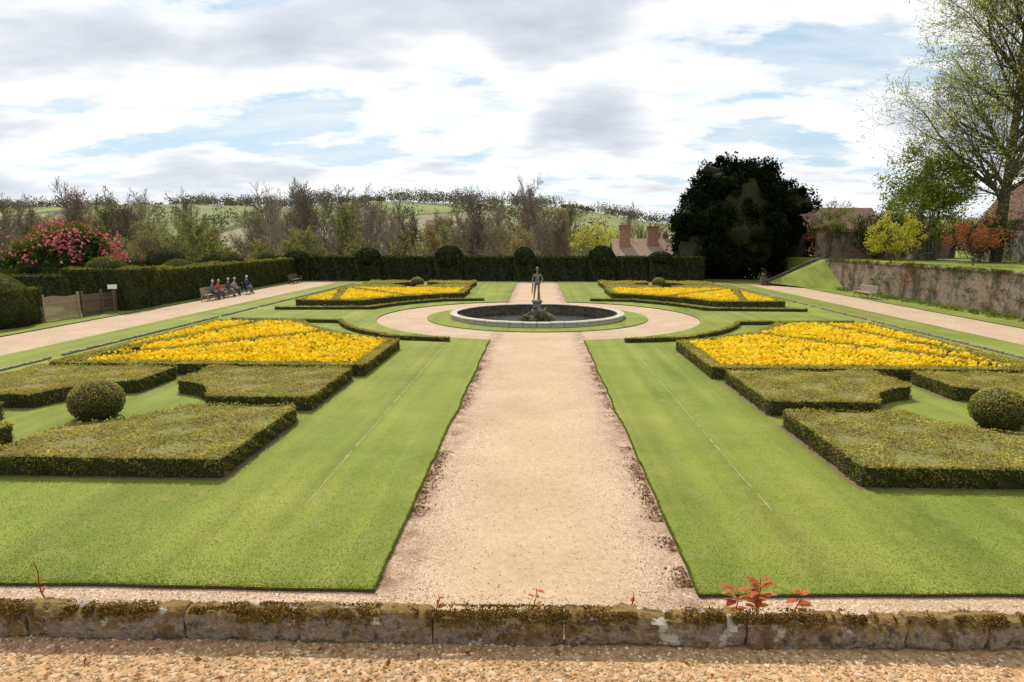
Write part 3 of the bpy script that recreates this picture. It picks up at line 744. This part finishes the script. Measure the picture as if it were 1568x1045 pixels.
def wheelchair(loc,rz):
    e=empty('wheelchair',loc,rz)
    for k,y in enumerate((-.29,.29)):
        mb=MB(); c=(-.1,y,.3)
        pts=[(c[0]+.3*math.cos(t),y,c[2]+.3*math.sin(t)) for t in np.linspace(0,2*math.pi,33)]
        for i in range(32): tubes(mb,[pts[i]],[pts[i+1]],[.02],[.02],6,0)
        for i in range(12):
            t=i*math.pi/6; tubes(mb,[c],[(c[0]+.29*math.cos(t),y,c[2]+.29*math.sin(t))],[.004],[.004],4,1)
        mb.obj('wheel_%d'%(k+1),[RUBBER,METAL],e)
        mb=MB(); pts=[(.38+.07*math.cos(t),y*.8,.075+.07*math.sin(t)) for t in np.linspace(0,2*math.pi,17)]
        for i in range(16): tubes(mb,[pts[i]],[pts[i+1]],[.015],[.015],6,0)
        mb.obj('caster_%d'%(k+1),[RUBBER],e)
    mb=MB(); box(mb,(.05,0,.46),(.44,.46,.05),1); box(mb,(-.2,0,.72),(.04,.46,.5),1,ry=-.1)
    for y in (-.24,.24):
        poly_tube(mb,[(-.38,y,.97),(-.25,y,.95),(-.2,y,.5),(-.1,y,.3)],[.013]*4,6,0)
        poly_tube(mb,[(-.2,y,.66),(.2,y,.66),(.26,y,.45),(.45,y*.6,.15),(.58,y*.5,.12)],[.013]*5,6,0)
        box(mb,(.55,y*.5,.1),(.18,.14,.015),0)
    mb.obj('frame_and_seat',[METAL,RUBBER],e)
wheelchair((-23.7,52.6,0),math.radians(-15))
person((-23.72,52.6,.05),math.radians(-15),(.04,.05,.08),(.12,.12,.15),(.72,.72,.7),lean=.0)
bench((-24.5,65.5,0),0,wood=WOODD)
bench((24.9,50.6,.05),math.pi,2.6)

# ------------------------------------------------------------------ left fence, gate, sign
mb=MB()
for i in range(22):
    y=34.0+i*.105; box(mb,(-26.55+.25*(i*.105)/2.4,y,.70+.05*math.sin(i*.3)),(.02,.07,1.3))
for z in (.3,1.0): box(mb,(-26.47,35.15,z),(.05,2.5,.07),rz=-.1)
for y in (33.95,36.35): box(mb,(-26.5+.1*(y-34),y,.75),(.11,.11,1.5))
mb.obj('picket_fence',[WOOD])
mb=MB()
for i in range(14): box(mb,(-26.15,36.55+i*.11,.66),(.02,.105,1.25))
for y in (36.45,38.1,39.4): box(mb,(-26.1,y,.75),(.1,.1,1.5))
for z in (.3,.95): box(mb,(-26.11,37.9,z),(.05,3.0,.08))
for i in range(8): box(mb,(-26.15,38.2+i*.15,.64),(.02,.06,1.2))
mb.obj('wooden_fence',[WOODD])
e=empty('notice_sign',(-25.7,38.6,0)); mb=MB(); box(mb,(0,0,.75),(.06,.06,1.5)); mb.obj('post',[WOODD],e)
mb=MB(); box(mb,(.0,-.0,1.62),(.56,.03,.32),0,rz=.5); mb.obj('frame',[WOODD],e)
mb=MB(); box(mb,(.012,-.022,1.62),(.48,.012,.25),0,rz=.5); mb.obj('board',[WHITE],e)

# ------------------------------------------------------------------ right retaining wall
mb=MB(); prism(mb,[(27.2,14),(27.65,14),(27.35,62.5),(26.9,62.5)],0,2.5,0)
y=14
while y<62.4:
    l=random.uniform(.5,.9); xx=27.43-.0062*(y-14); box(mb,(xx,y+l/2,2.545+random.uniform(-.01,.01)),(.56,l-.02,.09),1,rz=random.uniform(-.02,.02)); y+=l
mb.obj('retaining_wall',[WALLB,WALLB])
mb=MB(); prism(mb,[(27.5,12),(140,12),(140,110),(27.3,110),(27.3,62.5)],-8,2.47,0); mb.obj('upper_lawn',[LAWN])
mb=MB()
mb.add([(27.2,62.5,2.5),(27.2,58,.05),(24.8,60.5,.05),(22.3,64.5,.25),(27.2,64.5,2.5)],[(1,0,2),(2,0,3),(0,4,3)])
mb.obj('grass_bank',[LAWN])
mb=MB(); 
for i in range(9):
    t=i/9; t2=(i+.94)/9
    a=np.array([27.2,64.6,2.62])+(np.array([22.3,64.6,.5])-np.array([27.2,64.6,2.62]))*(t+t2)/2
    a[2]+=.12*math.sin(t*math.pi*2)*.6
    box(mb,tuple(a),(.62,.35,.14),0,ry=-math.atan2(2.12,4.9))
    box(mb,(a[0],64.62,a[2]/2-.05),(.545,.28,a[2]-.08),1)
box(mb,(22.0,64.6,.42),(.5,.5,.84),0); ellipsoid(mb,(22.0,64.6,.98),(.2,.2,.2),0,14,10)
mb.obj('stair_balustrade',[ROCK,WALLB])
mb=MB()
for i in range(150):
    y=rng.uniform(24,60); x=26.6-.006*(y-14)+rng.normal()*.25; r=rng.uniform(.12,.35); n=70
    u=unit(rng.normal(size=(n,3))); u[:,2]=np.abs(u[:,2]); leaves(mb,np.array([x,y,.05])+u*r,u,.1,0,.6,.4,np.clip(rng.random(n)*.7+.3*rng.random(),0,1))
mb.obj('border_plants',[FRESH])
mb=MB()
for i in range(260):
    y=rng.uniform(24,62); x=27.15-.006*(y-14); r=rng.uniform(.1,.3); z=2.6 if rng.random()<.65 else rng.uniform(.5,2.5); n=60
    u=unit(rng.normal(size=(n,3))); leaves(mb,np.array([x,y,z])+u*r*np.array([.8,1.6,.6]),u,.09,0 if rng.random()<.75 else 1,.6,.4)
for i in range(14):
    y=48.5+rng.normal()*.7; z=rng.uniform(1.2,3.0); n=60; u=unit(rng.normal(size=(n,3))); leaves(mb,np.array([26.8,y,z])+u*.3,u,.1,1,.6,.4)
mb.obj('wall_plants',[MIDG,BRONZE])

# ------------------------------------------------------------------ trees
def gen(seed,H,lv=3,trunk=.35,r0=None,ch=(3,2,2,2),ang=(.6,1.05),upb=.12,ratio=(.42,.5,.5,.5),n0=6,wobv=.12,lean=(0,0)):
    R=random.Random(seed); segs=[]; tips=[]
    r0=r0 or H*.018
    def grow(p,d,L,r,lev,rend):
        n=[n0,4,3,2,2][lev]; sl=L/n; ra=r
        for i in range(n):
            d=(d+Vector((R.gauss(0,1),R.gauss(0,1),R.gauss(0,1)))*wobv*(1 if lev else .5)+Vector((0,0,upb))).normalized()
            q=p+d*sl; rb=r+(rend-r)*((i+1)/n); segs.append((p,q,ra,rb,lev))
            if lev<lv and (lev>0 or (i+1)/n>trunk):
                for k in range(ch[lev]):
                    a=R.uniform(*ang)*(1 if lev else (1.2-.5*i/n)); az_=R.uniform(0,2*math.pi)
                    t=d.orthogonal().normalized(); b=d.cross(t)
                    nd_=(d*math.cos(a)+(t*math.cos(az_)+b*math.sin(az_))*math.sin(a)).normalized()
                    ll=L*ratio[lev]*R.uniform(.7,1.15)*(1.15-.55*i/n)
                    grow(p.lerp(q,R.uniform(.3,1)),nd_,ll,rb*.6,lev+1,rb*.12)
            p=q; ra=rb
        tips.append(p)
    grow(Vector((0,0,0)),Vector((lean[0],lean[1],1)).normalized(),H,r0,0,r0*.15)
    return segs,np.array([tuple(t) for t in tips])
def seg_arrays(segs,sel):
    s=[q for q in segs if sel(q[4])]
    return (np.array([tuple(q[0]) for q in s]),np.array([tuple(q[1]) for q in s]),np.array([q[2] for q in s]),np.array([q[3] for q in s]))
protos=[]
for sd_ in range(8):
    segs,tips=gen(sd_+20,1.,3,.15,.017,(3,3,2),(.4,.85),.10,(.44,.5,.55),6,.12)
    pm=MB(); A=seg_arrays(segs,lambda l:l<=1); tubes(pm,A[0],A[1],A[2],A[3],4)
    A=seg_arrays(segs,lambda l:l>=2); tubes(pm,A[0],A[1],np.maximum(A[2],.0030),np.maximum(A[3],.0018),1)
    V=np.concatenate(pm.V); mz=V[:,2].max(); protos.append((V/mz,pm.F,tips/mz))
def place_bare(mb,x,y,H,green,wide=1.,gv=None):
    V,Fs,tips=protos[rng.integers(len(protos))]; a=rng.random()*6.28; ca,sa=math.cos(a),math.sin(a)
    z=float(T(x,y)); S=np.array([H*wide,H*wide,H])
    Rm=np.array([[ca,sa,0],[-sa,ca,0],[0,0,1]]); W=(V*S)@Rm+np.array([x,y,z-.3])
    base=mb.n; mb.V.append(W); mb.A.append(np.full(len(W),rng.random())); mb.n+=len(W)
    for f,mi in Fs: mb.F.append((f+base,0))
    if green>0:
        tp=(tips*S)@Rm+np.array([x,y,z-.3]); tp=tp[rng.random(len(tp))<green]; tp=tp+rng.normal(size=tp.shape)*.25
        g0=rng.random() if gv is None else gv
        leaves(mb,tp,np.array([[0,0,.3]]),.36,1,.3,.7,np.clip(g0+.12*rng.normal(size=len(tp)),0,1))
mb=MB()
def okp(a,y): return not (.095<a<.27 and y<130)
cnt=0
for i in range(400):
    y=rng.uniform(105,250); a=rng.uniform(-.86,.30); x=a*y
    q=noise.noise(Vector((a*6.5,y*.01,9.)))
    if not okp(a,y) or q<-.12 or cnt>=105: continue
    cnt+=1
    top=4.5+y*rng.choice([.025,.045,.066,.088],p=[.25,.3,.27,.18])*rng.uniform(.85,1.08)*(.9 if a<-.5 else 1)*(1 if a<.12 else .6)*(1+.3*q)
    place_bare(mb,x,y,top-float(T(x,y)),rng.choice([0,0,.3,.7]),rng.uniform(.75,1.1))
for i in range(48):
    y=rng.uniform(85,125); a=rng.uniform(-.86,.2)
    if not okp(a,y): continue
    place_bare(mb,a*y,y,rng.uniform(4.5,9),rng.choice([0,.3,.8]),1.4)
for (a,y,h) in [(-.80,120,10),(-.74,130,11),(-.55,118,12),(-.02,125,12),(.075,140,13),(-.36,135,12)]:
    place_bare(mb,a*y,y,h,1.,1.1,.85 if a>-.6 else .1)
mb.obj('bare_trees',[TWIG,BUD])
mb=MB()
for i in range(45):
    y=rng.uniform(120,180); x=y*rng.uniform(.3,1.1); place_bare(mb,x,y,rng.uniform(11,16),.4)
mb.obj('bare_trees',[TWIG,BUD])
mb=MB()
def wood(x,y,h,r,n,v,sz=1.2):
    z=T(x,y); u=unit(rng.normal(size=(n,3))); k=rng.random(n)[:,None]**.35
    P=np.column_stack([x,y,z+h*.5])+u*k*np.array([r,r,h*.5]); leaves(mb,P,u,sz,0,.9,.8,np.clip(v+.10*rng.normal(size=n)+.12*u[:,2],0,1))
for i in range(900):
    a=rng.uniform(-1.,.6); y=rng.uniform(600,690); 
    dn=noise.noise(Vector((a*9,2.,0)))
    h=rng.uniform(6,12)*(1.3 if -.35<a<-.1 else 1)*(.45 if dn<-.1 else 1.1); wood(a*y,y,h,h*.6,60,rng.random())
for i in range(1500):
    a=rng.uniform(-1.,.6); y=rng.uniform(220,600); q=noise.noise(Vector((a*9,y*.013,5.)))
    if q<.10: continue
    h=rng.uniform(6,11); wood(a*y,y,h,h*.55,50,rng.random(),1.1)
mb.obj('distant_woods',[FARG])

def crown(mb,subs,K,per,leaf,rc,mi=1,core=True,mic=0,bias=.8,vr=(0,1),flat=1.,cs=.7):
    tot=sum(r[0]*r[2] for c,r in subs)
    for c,r in subs:
        k=int(K*r[0]*r[2]/tot)
        if core: ellipsoid(mb,c,[q*cs for q in r],mic,20,12,bump=.5)  # dark solid core added inside the crown to block light
        for i in range(k):
            u=unit(rng.normal(size=3)); 
            cc=np.array(c)+u*np.array(r)*rng.uniform(.72,1.02); rr=rng.uniform(*rc)
            w=unit(rng.normal(size=(per,3))); P=cc+w*rr*np.array([1,1,flat])*rng.uniform(.4,1.05,size=(per,1))
            b=rng.uniform(vr[0],vr[1])*.5
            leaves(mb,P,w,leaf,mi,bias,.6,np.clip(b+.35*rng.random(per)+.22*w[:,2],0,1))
mb=MB()
tubes(mb,[(23,76,-1)],[(23,76,6)],[.7],[.5],8,2)
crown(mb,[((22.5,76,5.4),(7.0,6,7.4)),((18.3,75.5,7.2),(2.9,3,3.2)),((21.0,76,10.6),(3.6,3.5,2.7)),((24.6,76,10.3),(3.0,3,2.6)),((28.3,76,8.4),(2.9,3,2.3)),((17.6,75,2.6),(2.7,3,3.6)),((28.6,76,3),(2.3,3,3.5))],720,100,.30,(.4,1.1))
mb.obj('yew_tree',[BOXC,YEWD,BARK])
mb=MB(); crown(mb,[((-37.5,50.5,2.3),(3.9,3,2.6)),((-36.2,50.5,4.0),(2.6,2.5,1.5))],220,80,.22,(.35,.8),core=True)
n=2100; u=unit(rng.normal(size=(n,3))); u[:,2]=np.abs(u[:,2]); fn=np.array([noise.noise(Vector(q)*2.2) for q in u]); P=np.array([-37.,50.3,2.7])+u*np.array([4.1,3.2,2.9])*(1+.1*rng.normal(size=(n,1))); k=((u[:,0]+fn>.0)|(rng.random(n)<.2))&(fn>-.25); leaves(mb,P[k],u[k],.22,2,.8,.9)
mb.obj('rhododendron',[BOXC,MIDG,PINK])
def small_tree(name,x,y,z,w_,h,leafm,K,per,leaf,trunkh=.3,rc=(.3,.6),core=False):
    mb=MB(); segs,tips=gen(int(x*7+y)&255,1.,3,.15,.02,(3,3,2),(.5,1.),.1,(.5,.5,.5)); tt=max(q[1].z for q in segs); A=seg_arrays(segs,lambda l:True); o=np.array([x,y,z]); S=np.array([w_*.8,w_*.8,h])/tt; tubes(mb,A[0]*S+o,A[1]*S+o,A[2]*h*.8,A[3]*h*.8,4,0)
    subs=[((x,y,z+h*(.5+trunkh/2)),(w_/2,w_/2,h*(1-trunkh)/2))]
    for i in range(4):
        q=unit(rng.normal(size=3)); subs.append(((x+q[0]*w_*.3,y+q[1]*w_*.3,z+h*(.5+trunkh/2)+q[2]*h*.18),(w_*.27,w_*.27,h*.2)))
    crown(mb,subs,K,per,leaf,rc,1,core,2,cs=.6)
    return mb.obj(name,[BARK,leafm,BOXC])
small_tree('japanese_maple',30.7,72,2.45,3.4,3.3,RED,50,60,.16)
small_tree('japanese_maple',32.6,50.5,2.45,4.8,3.7,BRONZE,60,50,.13)
small_tree('japanese_maple',36.8,50,2.45,2.6,4.0,RED,26,50,.12)
small_tree('golden_shrub',28.9,55,2.45,4.3,4.2,GOLD,85,60,.13,.12)
small_tree('golden_willow',9.0,102,-3,8,10.5,GOLD,90,50,.22,.2,(.5,1.1))
small_tree('spring_tree',35.5,63,2.45,8.0,11.,FRESH,210,60,.20,.12,(.5,1.1))
small_tree('spring_tree',43,74,2.45,8,11,FRESH,150,60,.22,.12,(.6,1.3))
small_tree('spring_tree',31.,70,2.45,4.5,6,FRESH,50,60,.17,.1,(.4,.8))
small_tree('holly_bush',38,58,2.45,4.5,4.0,YEW,90,70,.14,.05,(.4,.8),True)
small_tree('holly_bush',34,66,2.45,6,4.6,YEW,110,70,.16,.05,(.4,.8),True)
def big_tree(x,y,z,H,seed,name):
    mb=MB(); o=np.array([x,y,z]); TP=[]
    for k,(ln,hh,r) in enumerate([((-.05,0),H,.46),((.07,.05),H*.92,.40)]):
        segs,tips=gen(seed+k,hh,4,.14,r,(3,3,2,2),(.5,1.05),.07,(.38,.52,.55,.5),8,.12,ln)
        A=seg_arrays(segs,lambda l:l<=1); tubes(mb,A[0]+o,A[1]+o,A[2],A[3],8,0)
        A=seg_arrays(segs,lambda l:l==2); tubes(mb,A[0]+o,A[1]+o,A[2],A[3],4,0)
        A=seg_arrays(segs,lambda l:l>=3); tubes(mb,A[0]+o,A[1]+o,np.maximum(A[2],.014),np.maximum(A[3],.008),3,0)
        TP.append(tips+o)
    TP=np.concatenate(TP); n=len(TP); P=np.repeat(TP,4,0)+rng.normal(size=(4*n,3))*.3
    leaves(mb,P,np.array([[0,0,.3]]),.15,1,.4,.7)
    n=2500; zz_=rng.random(n); P=o+np.column_stack([rng.normal(size=n)*.7-zz_*.5,rng.normal(size=n)*.7,zz_*15]); leaves(mb,P,np.array([[0,0,.3]]),.16,1,.4,.7,rng.random(n)*.5)
    return mb.obj(name,[BARKT,YG])
big_tree(40.0,59,2.4,29,77,'lime_tree')

# ------------------------------------------------------------------ buildings
def house(name,c,w_,d,eave,ridge,wallm,roofm,axis='x',chims=(),wins=(),rz=0,base=0):
    e=empty(name,c,rz); mb=MB()
    x,y=w_/2,d/2
    box(mb,(0,0,(eave+base)/2),(w_,d,eave-base))
    if axis=='x':
        for s_ in (-1,1): mb.add([(s_*x,-y,eave),(s_*x,y,eave),(s_*x,0,ridge)],[(0,1,2)])
    else:
        for s_ in (-1,1): mb.add([(-x,s_*y,eave),(x,s_*y,eave),(0,s_*y,ridge)],[(0,1,2)])
    mb.obj('walls',[wallm],e)
    mb=MB(); ov=.3; k=(ridge-eave)
    for s_ in (-1,1):
        if axis=='x':
            y2=y+ov; ze=eave-k*ov/y
            p=[(-x-ov,s_*y2,ze),(x+ov,s_*y2,ze),(x+ov,0,ridge+.06),(-x-ov,0,ridge+.06)]
        else:
            x2=x+ov; ze=eave-k*ov/x
            p=[(s_*x2,-y-ov,ze),(s_*x2,y+ov,ze),(0,y+ov,ridge+.06),(0,-y-ov,ridge+.06)]
        q=[(a,b,c_+.12) for a,b,c_ in p]; mb.add(p+q,[(0,1,2,3),(4,5,6,7),(0,1,5,4),(1,2,6,5),(3,0,4,7)])
    mb.obj('roof',[roofm],e)
    for i,(cx,cy,h0,h1,s1,s2) in enumerate(chims):
        mb=MB(); box(mb,(cx,cy,(h0+h1)/2),(s1,s2,h1-h0)); box(mb,(cx,cy,h1-.25),(s1+.16,s2+.16,.15)); box(mb,(cx,cy,h1+.04),(s1+.22,s2+.22,.12))
        for q in (-.25,.25): lathe(mb,(cx+q*s1,cy,h1+.1),[(.13,0),(.11,.35),(.01,.35)],10)
        mb.obj('chimney_%d'%(i+1),[BRICK],e)
    for i,(wx,wz,ww,wh) in enumerate(wins):
        mb=MB(); box(mb,(wx,-y-.02,wz),(ww,.06,wh),0)
        for q in (-1,1): box(mb,(wx+q*(ww/2+.04),-y-.05,wz),(.08,.12,wh+.16),1)
        for q in (-1,1): box(mb,(wx,-y-.052,wz+q*(wh/2+.04)),(ww,.12,.08),1)
        box(mb,(wx,-y-.054,wz),(.05,.08,wh),1)
        mb.obj('window_%d'%(i+1),[GLASS,RIM],e)
    return e
house('brick_house',(13.2,82,0),7.6,6,2.1,4.3,BRICK,TILE2,'x',[(-2.6,-1,1,6.0,1.3,.9),(.8,-.8,2,5.9,1.3,.9),(2.6,.5,2,4.9,.6,.6)],[(-2,.8,1,1),(1.5,.8,1,1)],base=-4)
house('brick_house',(38.5,88,2.45),9,6,3.4,5.8,BRICK,TILE,'x',[(-4.0,-.5,2,7.2,.9,.9)],[(-2.5,1.8,1,1.2),(1,1.8,1,1.2)])
house('stone_house',(44.3,60,2.45),4.2,9,4.0,6.9,HSTONE,TILE,'y',[(0.5,1,5,8.4,.9,.9)],[(-.9,1.9,.9,1.3),(0,4.6,.7,.9),(1.1,1.9,.9,1.3)])
house('stone_gatehouse',(37.6,66,2.45),1.8,2,2.3,3.6,HSTONE,TILE,'y',[],[(0,1.3,.6,1.2)])
mb=MB(); prism(mb,[(29,69.5),(43,69.5),(43,70),(29,70)],2.4,5.1,0); 
for i in range(20): box(mb,(29.35+i*.7,69.75,5.15),(.68,.62,.1),1)
mb.obj('garden_wall',[WALLB,TILE])
for (x,y,w_,h) in [(-95,300,9,5),(-52,340,10,6),(-78,260,8,5),(6,330,14,6)]:
    z=float(T(x,y)); house('distant_house',(x,y,z),w_,7,h*.6,h,BRICK,TILE,'x',[(2,0,h*.6,h+1.2,.8,.8)],[(-2,1.6,1,1.2),(2,1.6,1,1.2)],base=-2)

# ------------------------------------------------------------------ creeper shoots at the parapet
SHOOT=leafmat('red_shoot_leaf',[(.34,.07,.04),(.46,.14,.07),(.36,.26,.08)],.35)
def shoot(x,y,z0,h,nl,ls,lean=0,name='creeper_shoot'):
    mb=MB(); pts=[(x+lean*h*t+.008*math.sin(t*9),y,z0+h*t) for t in np.linspace(0,1,7)]
    poly_tube(mb,pts,[.004*(1-.6*t) for t in np.linspace(0,1,7)],6,0)
    for i in range(nl):
        t=random.uniform(.45,1); b=np.array([x+lean*h*t,y,z0+h*t]); a=random.uniform(0,6.28)
        d=unit(np.array([math.cos(a),math.sin(a)*.7,random.uniform(.0,.7)])); s_=unit(np.cross(d,[0,0,1]))
        l=ls*random.uniform(.6,1.2); V=[b,b+d*l*.35+s_*l*.22,b+d*l*.7+s_*l*.2-[0,0,l*.05],b+d*l-[0,0,l*.18],b+d*l*.7-s_*l*.2-[0,0,l*.05],b+d*l*.35-s_*l*.22,b+d*l*.5-[0,0,-l*.05]]
        mb.add(V,[(0,1,6),(1,2,6),(2,3,6),(3,4,6),(4,5,6),(5,0,6)],1,random.random())
    return mb.obj(name,[RED,SHOOT])
shoot(.98,2.70,2.75,.28,26,.08); shoot(.90,2.68,2.75,.24,16,.07,-.1); shoot(1.12,2.70,2.75,.23,12,.06,.2)
shoot(0.0,2.64,2.8,.2,6,.04); shoot(.42,2.64,2.8,.19,5,.04)
shoot(-2.10,2.54,2.86,.27,9,.03,-.2); shoot(-.42,2.6,2.85,.13,5,.03)
mb=MB(); n=60; x=rng.uniform(-2.6,2.6,n); y=rng.uniform(2.1,2.42,n); leaves(mb,np.column_stack([x,y,np.full(n,2.862)]),np.array([[0,0,1.]]),.03,0,3,.5); mb.obj('fallen_leaves',[BRONZE])
